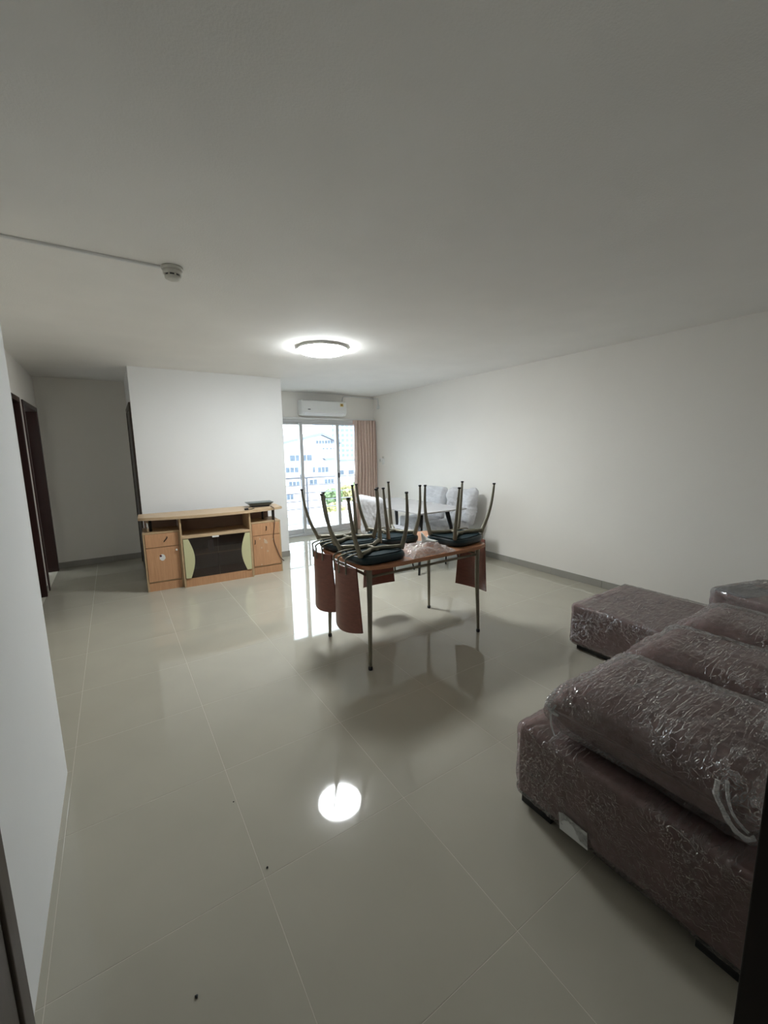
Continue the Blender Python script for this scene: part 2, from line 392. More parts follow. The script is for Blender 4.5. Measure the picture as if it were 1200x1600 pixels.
# ------------------------------------------------------------------ balcony and railing
tag(obj('balcony_floor', box(.3, 6.2, YW + .16, 8.1, -.25, -.05), mat('balcony_concrete', (.50, .48, .47), .7, var=.05)), kind='structure')
rl = thing('balcony_railing', 'grey metal balcony railing with horizontal bars outside the glass door', 'railing', (0, 7.95, -.05))
m_rail = mat('rail_paint', (.13, .13, .15), .5)
for z in (.98, .825, .665, .50, .345):
    obj('rail_bar', tube(BM(), [(.4, 0, z), (6.1, 0, z)], .02 if z > .9 else .011, 8), m_rail, rl, True)
for x in (.9, 2.1, 3.30, 4.50, 5.70):
    obj('post', box(x - .02, x + .02, -.018, .018, 0, .965, bev=.003), m_rail, rl)
tag(obj('balcony_kerb', box(.3, 6.2, 8.1, 8.2, -.25, .12), mat('kerb_paint', (.5, .47, .47), .7)), kind='structure')

# ------------------------------------------------------------------ city outside
GZ = -13.0
tag(obj('city_ground', box(-300, 500, 9, 1200, GZ - 1, GZ), mat('city_asphalt', (.25, .26, .30), .9, var=.12, vscale=.05)), kind='structure')
m_bwhite = mat('building_white', (.60, .60, .61), .8, var=.03, vscale=.2)
m_bwin = mat('building_window', (.055, .075, .10), .6, var=.3, vscale=1.5)
m_broof = mat('building_roof', (.13, .145, .17), .8)
m_bframe = mat('building_frame', (.25, .26, .29), .6)
m_tower = mat('tower_wall', (.34, .41, .50), .8)
m_towerwin = mat('tower_window', (.10, .14, .21), .5)
b = thing('apartment_building', 'white apartment block with low gabled roof seen through the glass door', 'building', (0, 0, GZ))
Y0 = 90.0
prof = [(24, 0), (46, 0), (46, 16.0), (41.4, 17.9), (24, 14.2)]
obj('wall', prism(BM(), prof, Y0, Y0 + 14, 'xz'), m_bwhite, b)
rf = [(23.6, 14.1), (41.4, 18.0), (46.5, 15.9), (46.5, 16.3), (41.4, 18.55), (23.6, 14.6)]
obj('roof', prism(BM(), rf, Y0 - .8, Y0 + 14, 'xz'), m_broof, b)
def bwin(x0, x1, z0, z1, panes):
    f = obj('window', box(x0, x1, Y0 - .12, Y0 + .02, z0 - GZ, z1 - GZ), m_bframe, b); n = panes; wd = (x1 - x0) / n
    for k in range(n):
        obj('pane', box(x0 + wd * k + .12, x0 + wd * (k + 1) - .12, Y0 - .18, Y0 - .10, z0 - GZ + .12, z1 - GZ - .12), m_bwin, f)
for a in ((33.5, 38.9, -.95, .55, 4), (32.4, 35.5, -3.5, -2.2, 3), (38.9, 39.6, -3.7, -2.3, 1), (40.2, 43.0, -3.8, -2.4, 3), (33.0, 35.6, -6.5, -5.4, 3), (38.0, 40.0, -6.6, -5.2, 2), (41.8, 44.3, -6.7, -5.3, 3), (31.5, 34.0, -9.6, -8.3, 3), (26, 30, -.95, .5, 3), (26, 30, -3.5, -2.2, 3)): bwin(*a)
for k in range(4): bwin(41.6 + k * .95, 42.2 + k * .95, 1.55, 2.1, 1)
bwin(40.0, 45.2, 2.9, 3.8, 7)
aw = prism(BM(), [(41.4, -.35 - GZ), (45.6, -.35 - GZ), (45.2, -.9 - GZ), (41.9, -.9 - GZ)], Y0 - 1.4, Y0, 'xz'); obj('awning', aw, m_broof, b)
t = thing('tower_block', 'pale blue high-rise with rows of small windows behind the white block', 'building', (0, 0, GZ))
obj('wall', box(97, 124, 200, 222, 0, 46), m_tower, t)
bmw = BM()
for zi in range(15):
    for xi in range(9): bx(bmw, 98.6 + xi * 2.7, 100.1 + xi * 2.7, 199.75, 200.1, 5.5 + zi * 2.65, 7.0 + zi * 2.65)
tag(obj('window_grid', bmw, m_towerwin, t), kind='stuff')
t = thing('distant_block', 'small bluish block on the skyline beyond the gabled roof', 'building', (0, 0, GZ))
obj('wall', box(143, 154, 400, 420, 0, 32), m_tower, t); obj('roof', box(146, 150, 404, 412, 32, 35), m_tower, t)
t = thing('low_annex', 'pale low building right of the white apartment block', 'building', (0, 0, GZ))
obj('wall', box(47.5, 62, 96, 110, 0, 11.5), m_bwhite, t); obj('roof', box(47, 62.5, 95.5, 110.5, 11.5, 12.0), m_broof, t)
for k in range(4): obj('window', box(48.6 + k * 3, 50.2 + k * 3, 95.85, 96.1, 7.6, 9.2), m_bwin, t)
def leafcloud(R, n, seed):
    rnd = random.Random(seed); bm = BM()
    for i in range(n):
        v = Vector((rnd.gauss(0, 1), rnd.gauss(0, 1), rnd.gauss(0, 1))).normalized() * rnd.random() ** .4
        c = Vector((v.x * R[0], v.y * R[1], v.z * R[2])); a = Vector((rnd.gauss(0, 1), rnd.gauss(0, 1), rnd.gauss(0, 1))).normalized(); q = a.orthogonal(); s = rnd.uniform(.3, .6)
        qq = a.cross(q)
        bm.faces.new([bm.verts.new(c + q * s), bm.verts.new(c + qq * s * .6), bm.verts.new(c - q * s), bm.verts.new(c - qq * s * .6)])
    return bm
m_leafg = mat('foliage_green', (.13, .19, .085), .8, var=.3, vscale=.7); m_leafy = mat('foliage_yellow', (.30, .29, .12), .8, var=.3, vscale=.7); m_trunk = mat('trunk_bark', (.2, .16, .13), .9)
for k, (x, y, h, r, mm, lb) in enumerate(((36.6, 75, 5.2, 2.0, m_leafg, 'round green tree below the white block, beside the street'), (41.0, 77, 5.4, 2.1, m_leafy, 'yellowish tree standing between two green trees below the block'), (45.6, 79, 6.0, 2.3, m_leafg, 'broad green tree in front of the low annex'), (34.0, 69, 3.4, 1.6, m_leafy, 'low yellow tree nearest the parked cars'))):
    tr = thing('street_tree', lb, 'tree', (x, y, GZ), group='trees below the apartment block')
    obj('trunk', tube(BM(), [(0, 0, 0), (.1, 0, h * .5), (0, .1, h * .8)], [.28, .2, .1], 7), m_trunk, tr, True)
    tag(obj('foliage', leafcloud((r, r, r * .75), 420, k), mm, tr, loc=(0, 0, h)), kind='stuff')
for k, (x, y, c_, lb) in enumerate(((28.2, 70.5, (.75, .75, .78), 'white car parked on the street below the balcony'), (29.6, 78, (.35, .42, .55), 'blue grey car parked farther up the street'))):
    cr = thing('car', lb, 'car', (x, y, GZ), .5)
    obj('body', prism(BM(), [(-2.1, .3), (2.1, .3), (2.1, .8), (1.2, .95), (.7, 1.4), (-1.2, 1.4), (-1.8, .95), (-2.1, .85)], -.85, .85, 'xz', .08), mat('car_paint%d' % k, c_, .25), cr)
    obj('windows', prism(BM(), [(1.05, .97), (.65, 1.34), (-1.1, 1.34), (-1.55, .97)], -.86, .86, 'xz'), m_black, cr)
    for wx in (-1.3, 1.3):
        for wy in (-.8, .8): obj('wheel', lathe(BM(), [(.3, -.1), (.33, 0), (.3, .1)], 14), m_black, cr).matrix_local = Matrix.Translation((wx, wy, .33)) @ Matrix.Rotation(PI / 2, 4, 'X')

# ------------------------------------------------------------------ ceiling lamp
lp = thing('ceiling_light', 'round white flush ceiling lamp, switched on', 'lamp', (1.765, 3.72, ZC))
obj('base_ring', lathe(BM(), [(.20, 0), (.231, 0), (.235, -.014), (.234, -.0260), (.2295, -.0260), (.228, -.0212), (.20, -.0212)], 48), m_whiteplastic, lp, True)
obj('diffuser', lathe(BM(), [(.20, -.0215), (.222, -.023), (.226, -.030), (.222, -.040), (.208, -.050), (.18, -.058), (.12, -.065), (.02, -.068)], 48), emit('lamp_diffuser', (.93, .98, 1.0), LAMP), lp, True)
# smoke detector and its conduit
sm = thing('smoke_detector', 'small cream smoke detector on the ceiling', 'smoke detector', (.362, 2.548, ZC))
obj('base', lathe(BM(), [(.052, -.0005), (.053, -.012), (.050, -.016)], 32), m_offwhite, sm, True)
obj('housing', lathe(BM(), [(.047, -.016), (.046, -.036), (.042, -.038)], 32), m_offwhite, sm, True)
obj('vent', lathe(BM(), [(.036, -.036), (.036, -.046), (.030, -.047)], 32), m_black, sm, True)
obj('cap', lathe(BM(), [(.040, -.046), (.038, -.056), (.026, -.062), (.012, -.063)], 32), m_offwhite, sm, True)
for k in range(8):
    a = k * PI / 4 + .2; obj('vent_rib', box(-.004, .004, .034, .041, -.047, -.036), m_offwhite, sm).rotation_euler = (0, 0, a)
tag(obj('ceiling_conduit', box(XH + .001, .308, 2.552, 2.568, ZC - .012, ZC - .0003, bev=.003), m_whiteplastic), 'thin white conduit along the ceiling to the smoke detector', 'conduit')

# ------------------------------------------------------------------ air conditioner
ac = thing('air_conditioner', 'white wall-mounted split air conditioner above the glass door', 'air conditioner', (3.085, YW - .0005, 2.055))
pr = [(0, .02), (0, .245), (-.165, .245), (-.20, .225), (-.212, .10), (-.205, .045), (-.15, .0), (-.05, .0)]
bm = BM(); A = [bm.verts.new((-.41, y, z)) for y, z in pr]; B_ = [bm.verts.new((.41, y, z)) for y, z in pr]; n = len(pr)
f1 = bm.faces.new(A); f2 = bm.faces.new(B_[::-1])
for i in range(n): bm.faces.new((A[i], B_[i], B_[(i + 1) % n], A[(i + 1) % n]))
bmesh.ops.bevel(bm, geom=list(f1.edges) + list(f2.edges), offset=.008, segments=2, affect='EDGES')
obj('body', bm, m_whiteplastic, ac)
obj('front_panel', prism(BM(), [(-.2015, .226), (-.2135, .10), (-.2165, .10), (-.2045, .228)], -.400, .400, 'yz'), m_whiteplastic, ac)
obj('louver', prism(BM(), [(-.209, .043), (-.152, -.003), (-.148, .0), (-.206, .048)], -.36, .36, 'yz'), mat('louver_white', (.88, .88, .88), .3), ac)
obj('air_intake', box(-.36, .36, -.15, -.02, .2452, .248), m_black, ac)
lb = obj('energy_label', prism(BM(), [(-.2072, .205), (-.2117, .158), (-.2127, .158), (-.2082, .205)], .285, .345, 'yz'), mat('label_yellow', (.70, .55, .16), .6), ac)
obj('label_emblem', prism(BM(), [(-.2088, .198), (-.2112, .172), (-.2135, .172), (-.2108, .198)], .30, .33, 'yz'), mat('label_brown', (.32, .16, .06), .6), lb)
obj('brand_mark', box(-.31, -.265, -.2155, -.2085, .088, .099), m_black, ac)
bm = BM(); tube(bm, spline([(3.52, YW - .012, 2.33), (3.54, YW - .012, 2.40), (3.62, YW - .012, 2.415), (4.08, YW - .012, 2.41)], 5), .010); tube(bm, spline([(4.08, YW - .012, 2.41), (XR - .014, YW - .03, 2.40), (XR - .012, YW - .10, 2.395), (XR - .012, 6.53, 2.385), (XR - .012, 6.52, 2.36), (XR - .012, 6.515, 2.25)], 5), .010)
pc = tag(obj('conduit_pipe', bm, m_whiteplastic, None, True), 'thin pipe from the air conditioner along the wall top into the corner', 'conduit')
obj('junction_box', box(XR - .03, XR - .0005, 6.485, 6.545, 2.20, 2.27, bev=.005), m_whiteplastic, pc)
sw = tag(obj('wall_switch', box(XR - .012, XR - .0003, 6.44, 6.52, 1.235, 1.315, bev=.004), m_whiteplastic), 'white switch plate on the right wall beside the curtain', 'switch')
obj('rocker', box(XR - .016, XR - .012, 6.462, 6.498, 1.255, 1.295, bev=.002), m_offwhite, sw)
rm = tag(obj('remote_holder', box(XR - .03, XR - .0003, 6.345, 6.40, 1.20, 1.31, bev=.006), m_whiteplastic), 'white remote control holder on the right wall next to the switch', 'remote holder')
obj('remote_control', box(XR - .026, XR - .010, 6.352, 6.393, 1.295, 1.345, bev=.003), m_offwhite, rm)

# ------------------------------------------------------------------ curtain
bm = BM(); NU, NV = 90, 24; rows = []
for j in range(NV + 1):
    v = j / NV; z = 2.0 - v * 1.985; row = []
    xl = 3.70 - .015 * v - .06 * max(0, (v - .45)) / .55; xr = 4.150 + .005 * v
    for i in range(NU + 1):
        u = i / NU; amp = .024 + .016 * v + .006 * math.sin(u * 9); ph = u * 2 * PI * 7.5 + .9 * math.sin(u * 7 + v * 2.2)
        row.append(bm.verts.new((xl + (xr - xl) * (u + .012 * math.sin(ph * 1.0 + 1.2)), YW - .090 + amp * math.sin(ph) + .006 * math.sin(u * 40 + v * 6), z)))
    rows.append(row)
for j in range(NV):
    for i in range(NU): bm.faces.new((rows[j][i], rows[j][i + 1], rows[j + 1][i + 1], rows[j + 1][i]))
cu = tag(obj('curtain', bm, m_curtain, None, True), 'tan pleated curtain drawn to the right side of the glass door', 'curtain')
md = cu.modifiers.new('thick', 'SOLIDIFY'); md.thickness = .003
obj('header_tape', box(3.70, 4.150, YW - .045, YW - .041, 1.93, 2.0), m_curtain, cu)

# ------------------------------------------------------------------ TV cabinet
cabang = math.atan2(4.866 - 4.955, 1.65 - .191)
cb = thing('tv_cabinet', 'oak laminate television cabinet with smoked glass doors and raised top', 'cabinet', (.191, 4.955, 0), cabang)
LT, H1, DP = 1.463, .645, .36
def unit(u0, u1):
    bm = BM(); t_ = .016
    bx(bm, u0, u0 + t_, .004, DP, 0, H1 - t_); bx(bm, u1 - t_, u1, .004, DP, 0, H1 - t_); bx(bm, u0, u1, .0, DP, H1 - t_, H1)
    bx(bm, u0 + t_, u1 - t_, .012, DP, .09, .105); bx(bm, u0 + t_, u1 - t_, DP - .01, DP, .105, H1 - t_)
    obj('body', bm, m_edge, cb)
    obj('plinth', box(u0 + t_ + .001, u1 - t_ - .001, .006, .02, 0, .089), m_laminate, cb)
    d = obj('drawer_front', box(u0 + t_ + .002, u1 - t_ - .002, -.002, .016, .482, H1 - t_ - .003, bev=.002), m_laminate, cb)
    return d
W1 = .352; W2 = 1.092
da = unit(0, W1); db = unit(W2 + .012, LT)
bm = tube(BM(), spline([(.195, -.003, .535), (.198, -.02, .545), (.222, -.022, .572), (.226, -.003, .585)], 4), .0045); obj('handle', bm, m_black, da, True)
bm = tube(BM(), spline([(1.284, -.003, .535), (1.284, -.02, .545), (1.288, -.022, .575), (1.288, -.003, .585)], 4), .0045); obj('handle', bm, m_black, db, True)
dl = obj('door', box(.018, W1 - .018, -.002, .016, .107, .476, bev=.002), m_laminate, cb)
obj('knob', lathe(BM(), [(.006, 0), (.006, .012), (.011, .016), (.010, .022), (.004, .024)], 14), m_whiteplastic, dl, True).matrix_local = Matrix.Translation((W1 - .045, -.002, .435)) @ Matrix.Rotation(PI / 2, 4, 'X')
st = obj('sticker', prism(BM(), [(.165 + .028 * math.cos(a * PI / 8) * (1 + .12 * math.sin(3 * a)), .365 + .036 * math.sin(a * PI / 8)) for a in range(16)], -.0032, -.0018, 'xz'), m_paper, dl)
obj('sticker_print', prism(BM(), [(.150 + .012 * math.cos(a * PI / 5), .383 + .012 * math.sin(a * PI / 5)) for a in range(10)], -.004, -.0031, 'xz'), mat('sticker_red', (.12, .02, .03), .6), st)
dr = obj('door', box(W2 + .030, LT - .018, -.002, .016, .107, .476, bev=.002), m_laminate, cb)
bm = tube(BM(), spline([(1.145, -.003, .385), (1.145, -.02, .39), (1.148, -.02, .425), (1.148, -.003, .43)], 4), .004); obj('handle', bm, m_black, dr, True)
for k, (u, z, r) in enumerate(((1.205, .44, .011), (1.272, .40, .024), (1.258, .425, .012), (1.285, .385, .014), (1.22, .33, .010), (1.29, .28, .012), (1.36, .42, .009), (1.21, .12, .009))):
    obj('glue_mark', prism(BM(), [(u + r * math.cos(a * PI / 5) * (.7 + .3 * random.random()), z + r * math.sin(a * PI / 5)) for a in range(10)], -.0032, -.0018, 'xz'), mat('glue_mark_tan', (.62, .47, .33), .7), dr)
# centre bay
V0 = -.048
t_ = .018
obj('side_panel', box(W1 + .001, W1 + .001 + t_, V0, DP, 0, .775), m_edge, cb); obj('side_panel', box(W2 - t_ + .011, W2 + .011, V0, DP, 0, .775), m_edge, cb)
obj('shelf', box(W1 + t_ + .001, W2 - t_ + .011, V0, DP - .02, .548, .575, bev=.002), m_laminateH, cb)
obj('plinth', box(W1 + t_ + .002, W2 - t_ + .010, V0 + .006, V0 + .022, 0, .078), m_laminate, cb)
obj('bottom_board', box(W1 + t_ + .002, W2 - t_ + .010, V0 + .006, DP - .02, .079, .095), m_laminate, cb)
obj('back_panel', box(W1 + t_ + .002, W2 - t_ + .010, DP - .018, DP - .006, .096, .775), m_inside, cb)
obj('bay_back', box(.02, W1 - .001, DP - .018, DP - .006, H1, .775), m_inside, cb); obj('bay_back', box(W2 + .013, LT - .06, DP - .018, DP - .006, H1, .775), m_inside, cb)
obj('inner_shelf', box(W1 + t_ + .002, W2 - t_ + .010, V0 + .09, DP - .02, .328, .344), m_edge, cb)
cm = (W1 + W2 + .012) / 2
for sgn in (-1, 1):
    a = W1 + t_ + .004 if sgn < 0 else W2 - t_ + .008; e = cm + sgn * .002
    g = obj('glass_door', box(min(a, e), max(a, e), V0 + .004, V0 + .009, .098, .545), m_smoke, cb)
    out = [(a, .102)] + [(a - sgn * (.052 + .052 * math.sin(PI * k / 14)), .102 + .44 * k / 14) for k in range(15)] + [(a, .542)]
    obj('curved_panel', prism(BM(), out, V0 - .008, V0 + .0038, 'xz', .0015), m_green, g)
obj('magnet_catch', box(cm - .055, cm + .015, V0 - .004, V0 + .003, .532, .549), m_whiteplastic, cb)
bm = box(cm - .075, cm - .02, .16, .21, .3445, .47, bev=.004)
tag(obj('small_carton', bm, mat('carton_grey', (.35, .34, .36), .7)), 'small grey carton behind the smoked glass of the cabinet', 'box').matrix_world = Matrix.Translation((.191, 4.955, 0)) @ Matrix.Rotation(cabang, 4, 'Z')
# raised bow-front top
out = [(-.028, .36), (-.028, .05)]
for k in range(1, 24):
    u = -.028 + 1.535 * k / 24; q = (u - .74) / .77; out.append((u, .05 - .155 * (1 - q * q) ** .8 if abs(q) < 1 else .05))
out += [(1.507, .05), (1.507, .36)]
obj('top_board', prism(BM(), out, .7755, .806, 'xy', .004), m_laminateH, cb)
for u, v in ((.055, .05), (.082, .09), (1.30, .20), (1.395, .06)):
    obj('post', tube(BM(), [(u, v, H1), (u, v, .7755)], .013 if u < 1.35 else .016, 12), m_chrome if u < .06 else m_black, cb, True)
# router and its power cable on the cabinet
rt = thing('set_top_box', 'dark grey slanted plastic box lying on the cabinet top', 'electronics', (1.48, 5.08, .8065), cabang)
obj('base', prism(BM(), rrect(-.115, .105, -.07, .08, .02), 0.0, .02, 'xy', .004), m_black, rt)
bm = BM(); lo = rrect(-.125, .115, -.075, .085, .02); hi = rrect(-.165, .15, -.10, .115, .02)
A = [bm.verts.new((x, y, .0205)) for x, y in lo]; B_ = [bm.verts.new((x, y, .052)) for x, y in hi]; bm.faces.new(A[::-1]); bm.faces.new(B_)
for i in range(len(A)): bm.faces.new((A[i], A[(i + 1) % len(A)], B_[(i + 1) % len(A)], B_[i]))
obj('housing', bm, mat('slate_plastic', (.055, .075, .075), .35), rt)
obj('top_plate', prism(BM(), rrect(-.13, .12, -.085, .085, .02), .0525, .056, 'xy', .001), mat('slate_plate', (.13, .16, .16), .4), rt)
cabM = Matrix.Translation((.191, 4.955, 0)) @ Matrix.Rotation(cabang, 4, 'Z')
def cw(u, v, z): return cabM @ Vector((u, v, z))
pw = tag(obj('power_cable', tube(BM(), spline([cw(1.37, .05, .812), cw(1.375, -.02, .813), cw(1.378, -.060, .805), cw(1.380, -.058, .77), cw(1.385, -.03, .66), cw(1.388, -.020, .62), cw(1.372, -.016, .50), cw(1.37, -.014, .40), cw(1.40, -.014, .29), cw(1.435, -.014, .19), cw(1.47, -.012, .14), cw(1.485, .0, .13)], 5), .0045, 6), mat('cable_brown', (.07, .03, .025), .5), None, True), 'dark power cable hanging down the front of the cabinet', 'cable')
pg = tag(obj('adapter_cable', tube(BM(), spline([cw(1.17, .03, .811), cw(1.14, .0, .811), cw(1.11, -.03, .811), cw(1.085, -.04, .811)], 5), .004, 6), m_black, None, True), 'short black cable with a plug lying on the cabinet top', 'cable')
q = cw(1.065, -.045, .8065); obj('plug', box(q.x - .022, q.x + .022, q.y - .013, q.y + .013, .8067, .828, bev=.004), m_black, pg)

# ------------------------------------------------------------------ dining table with upturned chairs
TX0, TX1, TY0, TY1, TZ = 1.28, 2.43, 2.185, 2.935, .730
tb = thing('dining_table', 'cherry wood dining table with slim bronze metal legs, chairs upturned on it', 'table', ((TX0 + TX1) / 2, (TY0 + TY1) / 2, 0))
tcx, tcy = (TX0 + TX1) / 2, (TY0 + TY1) / 2
out = []
hx, hy = (TX1 - TX0) / 2, (TY1 - TY0) / 2
for k in range(64):
    a = 2 * PI * k / 64; c_, s_ = math.cos(a), math.sin(a); p_ = 9
    r_ = (abs(c_) ** p_ + abs(s_) ** p_) ** (-1 / p_); out.append((hx * c_ * r_, hy * s_ * r_))
obj('table_top', prism(BM(), out, TZ - .026, TZ, 'xy', .006), m_table, tb)
bm = BM(); ax_, ay_ = .50, .30
for s in (-1, 1):
    tube(bm, [(-ax_, s * ay_, TZ - .085), (ax_, s * ay_, TZ - .085)], .010, 8); tube(bm, [(s * ax_, -ay_, TZ - .085), (s * ax_, ay_, TZ - .085)], .010, 8)
    tube(bm, [(-ax_, s * ay_, TZ - .034), (ax_, s * ay_, TZ - .034)], .008, 8)
    for u in (-.3, 0, .3): tube(bm, [(u, s * ay_, TZ - .085), (u, s * ay_, TZ - .030)], .005, 6)
obj('frame', bm, m_bronze, tb, True)
for s in (-1, 1):
    for q in (-1, 1):
        x, y = s * .511 - .0135, q * .312 - .004
        lg = obj('leg', tube(BM(), spline([(x - s * .012, y - q * .01, TZ - .026), (x - s * .012, y - q * .01, .45), (x - s * .004, y - q * .004, .2), (x, y, .022)], 4), [.0195 - .0085 * k / 12 for k in range(13)], 12), m_bronze, tb, True)
        obj('foot', lathe(BM(), [(.013, 0), (.0155, .004), (.0155, .018), (.012, .026)], 14, (x, y, 0)), m_black, lg, True)

def make_chair(label):
    """upright coordinates, origin at the centre of the seat top, back towards -y"""
    r = thing('dining_chair', label, 'chair', group='chairs upturned on the cherry table')
    out = []
    for k in range(48):
        a = 2 * PI * k / 48; c_, s_ = math.cos(a), math.sin(a); p_ = 4.2; q = (abs(c_) ** p_ + abs(s_) ** p_) ** (-1 / p_)
        y = .19 * s_ * q; out.append((.178 * c_ * q * (1 + .08 * y / .19), y))
    bm = BM(); rings = []
    for sc_, z in ((.88, -.001), (.96, -.006), (1.0, -.022), (1.0, -.040), (.97, -.053), (.93, -.057)):
        rings.append([bm.verts.new((x * sc_, y * sc_, z)) for x, y in out])
    for a, b_ in zip(rings[:-1], rings[1:]):
        for k in range(48): bm.faces.new((a[k], a[(k + 1) % 48], b_[(k + 1) % 48], b_[k]))
    bm.faces.new(rings[0]); bm.faces.new(rings[-1][::-1]); obj('seat', bm, m_teal, r, True)
    obj('seat_board', prism(BM(), [(x * .90, y * .90) for x, y in out], -.064, -.0575, 'xy'), m_tealb, r)
    bm = BM()
    for s in (-1, 1):
        tube(bm, spline([(s * .126, .160, -.083), (s * .09, .10, -.080), (s * .055, .05, -.078), (s * .055, -.05, -.078), (s * .09, -.10, -.080), (s * .121, -.175, -.083)], 4), .0125, 8, 1.2)
        tube(bm, [(s * .055, 0, -.076), (s * .055, 0, -.064)], .018, 8)
    tube(bm, [(-.055, .0, -.078), (.055, 0, -.078)], .012, 8); obj('seat_frame', bm, m_bronze, r, True)
    for s in (-1, 1):
        for q in (-1, 1):
            if q > 0: P = [(s * .124, .163, -.064), (s * .130, .172, -.10), (s * .150, .186, -.20), (s * .164, .186, -.32), (s * .170, .176, -.450)]
            else: P = [(s * .119, -.178, -.064), (s * .124, -.195, -.10), (s * .142, -.237, -.20), (s * .155, -.268, -.32), (s * .160, -.288, -.450)]
            pts = spline(P, 4); n_ = len(pts)
            lg = obj('leg', tube(BM(), pts, [.0205 - .0110 * k / (n_ - 1) for k in range(n_)], 10, .8), m_bronze, r, True)
            obj('foot_cap', lathe(BM(), [(.010, -.006), (.0125, -.004), (.0125, .004), (.009, .006)], 12, (P[-1][0], P[-1][1], -.456)), m_black, lg, True)
    # curved back panel, wider towards its upper end
    bm = BM(); NI, NJ, th = 16, 12, .010; F = []; Bk = []
    for j in range(NJ + 1):
        v = j / NJ; w_ = .128 + .031 * v; rf_ = []; rb_ = []
        for i in range(NI + 1):
            u = -1 + 2 * i / NI; x = w_ * u; z = .004 + .432 * v + .016 * (1 - u * u) * v
            y = -.252 - .006 * v + 2.2 * x * x
            rf_.append(bm.verts.new((x, y, z))); rb_.append(bm.verts.new((x, y - th, z)))
        F.append(rf_); Bk.append(rb_)
    for j in range(NJ):
        for i in range(NI):
            bm.faces.new((F[j][i], F[j][i + 1], F[j + 1][i + 1], F[j + 1][i])); bm.faces.new((Bk[j][i + 1], Bk[j][i], Bk[j + 1][i], Bk[j + 1][i + 1]))
    for i in range(NI):
        for q in (0, NJ): bm.faces.new((F[q][i], F[q][i + 1], Bk[q][i + 1], Bk[q][i]))
    for j in range(NJ):
        for q in (0, NI): bm.faces.new((F[j][q], F[j + 1][q], Bk[j + 1][q], Bk[j][q]))
    bk = obj('backrest', bm, m_mahog, r, True)
    md = bk.modifiers.new('es', 'EDGE_SPLIT'); md.split_angle = .7
    for u in (-.07, 0, .07):
        yb = -.262 + 2.2 * u * u - .006
        obj('back_rod', tube(BM(), spline([(u, -.10, -.070), (u, -.20, -.070), (u, yb - .004, -.055), (u, yb - .006, -.02), (u, yb - .006, .05)], 4), .0055, 6), m_bronze, r, True)
    return r
ch = make_chair('')
SPOTS = [(1.478, 2.805, -85, 'upturned teal-seated chair at the table end facing the left wall, nearer the television cabinet'),
         (1.450, 2.389, -84.8, 'upturned teal-seated chair at the table end facing the left wall, nearer the sofa'),
         (1.868, 2.770, 177.7, 'upturned teal-seated chair on the long table side towards the pale table'),
         (2.266, 2.424, 98.6, 'upturned teal-seated chair at the table end facing the right wall')]
for k, (x, y, a, lb) in enumerate(SPOTS):
    o = ch if k == 0 else copy_tree(ch)
    o.location = (x, y, TZ + .0005); o.rotation_euler = (0, PI, math.radians(a)); o['label'] = lb

# clear bag and paper on the table
def sheet(x0, x1, y0, y1, z0, h, seed, n=40):
    bm = BM(); g = []
    for j in range(n + 1):
        row = []
        for i in range(n + 1):
            u, v = i / n * 2 - 1, j / n * 2 - 1; r_ = min(1, math.hypot(u, v)); x = (x0 + x1) / 2 + u * (x1 - x0) / 2; y = (y0 + y1) / 2 + v * (y1 - y0) / 2
            k = crinkle(Vector((x, y, 0)), 14, seed) * .5 + .5; ed = max(0, 1 - max(abs(u), abs(v)) ** 3)
            row.append(bm.verts.new((x + .02 * noise.noise(Vector((u * 2, v * 2, seed))), y + .02 * noise.noise(Vector((u * 2, v * 2, seed + 5))), z0 + .001 + h * ed * max(0, k) ** 1.5)))
        g.append(row)
    for j in range(n):
        for i in range(n): bm.faces.new((g[j][i], g[j][i + 1], g[j + 1][i + 1], g[j + 1][i]))
    return bm
tag(obj('plastic_bag', sheet(1.66, 2.06, 2.19, 2.47, TZ, .075, 3.0), m_clear, None, True), 'crumpled clear plastic bag on the table between the upturned chairs', 'bag')
bm = BM(); P4 = [(1.83, 2.31, TZ + .072), (1.96, 2.28, TZ + .070), (1.93, 2.37, TZ + .085), (1.86, 2.36, TZ + .140)]
vs = [bm.verts.new(p) for p in P4]; bm.faces.new(vs); bmesh.ops.subdivide_edges(bm, edges=bm.edges, cuts=4, use_grid_fill=True)
for v in bm.verts: v.co.z += .008 * noise.noise(v.co * 20)
pp = tag(obj('paper_slip', bm, m_paper, None, True), 'white slip of paper lying on the clear plastic bag', 'paper')
pp.modifiers.new('t', 'SOLIDIFY').thickness = .001

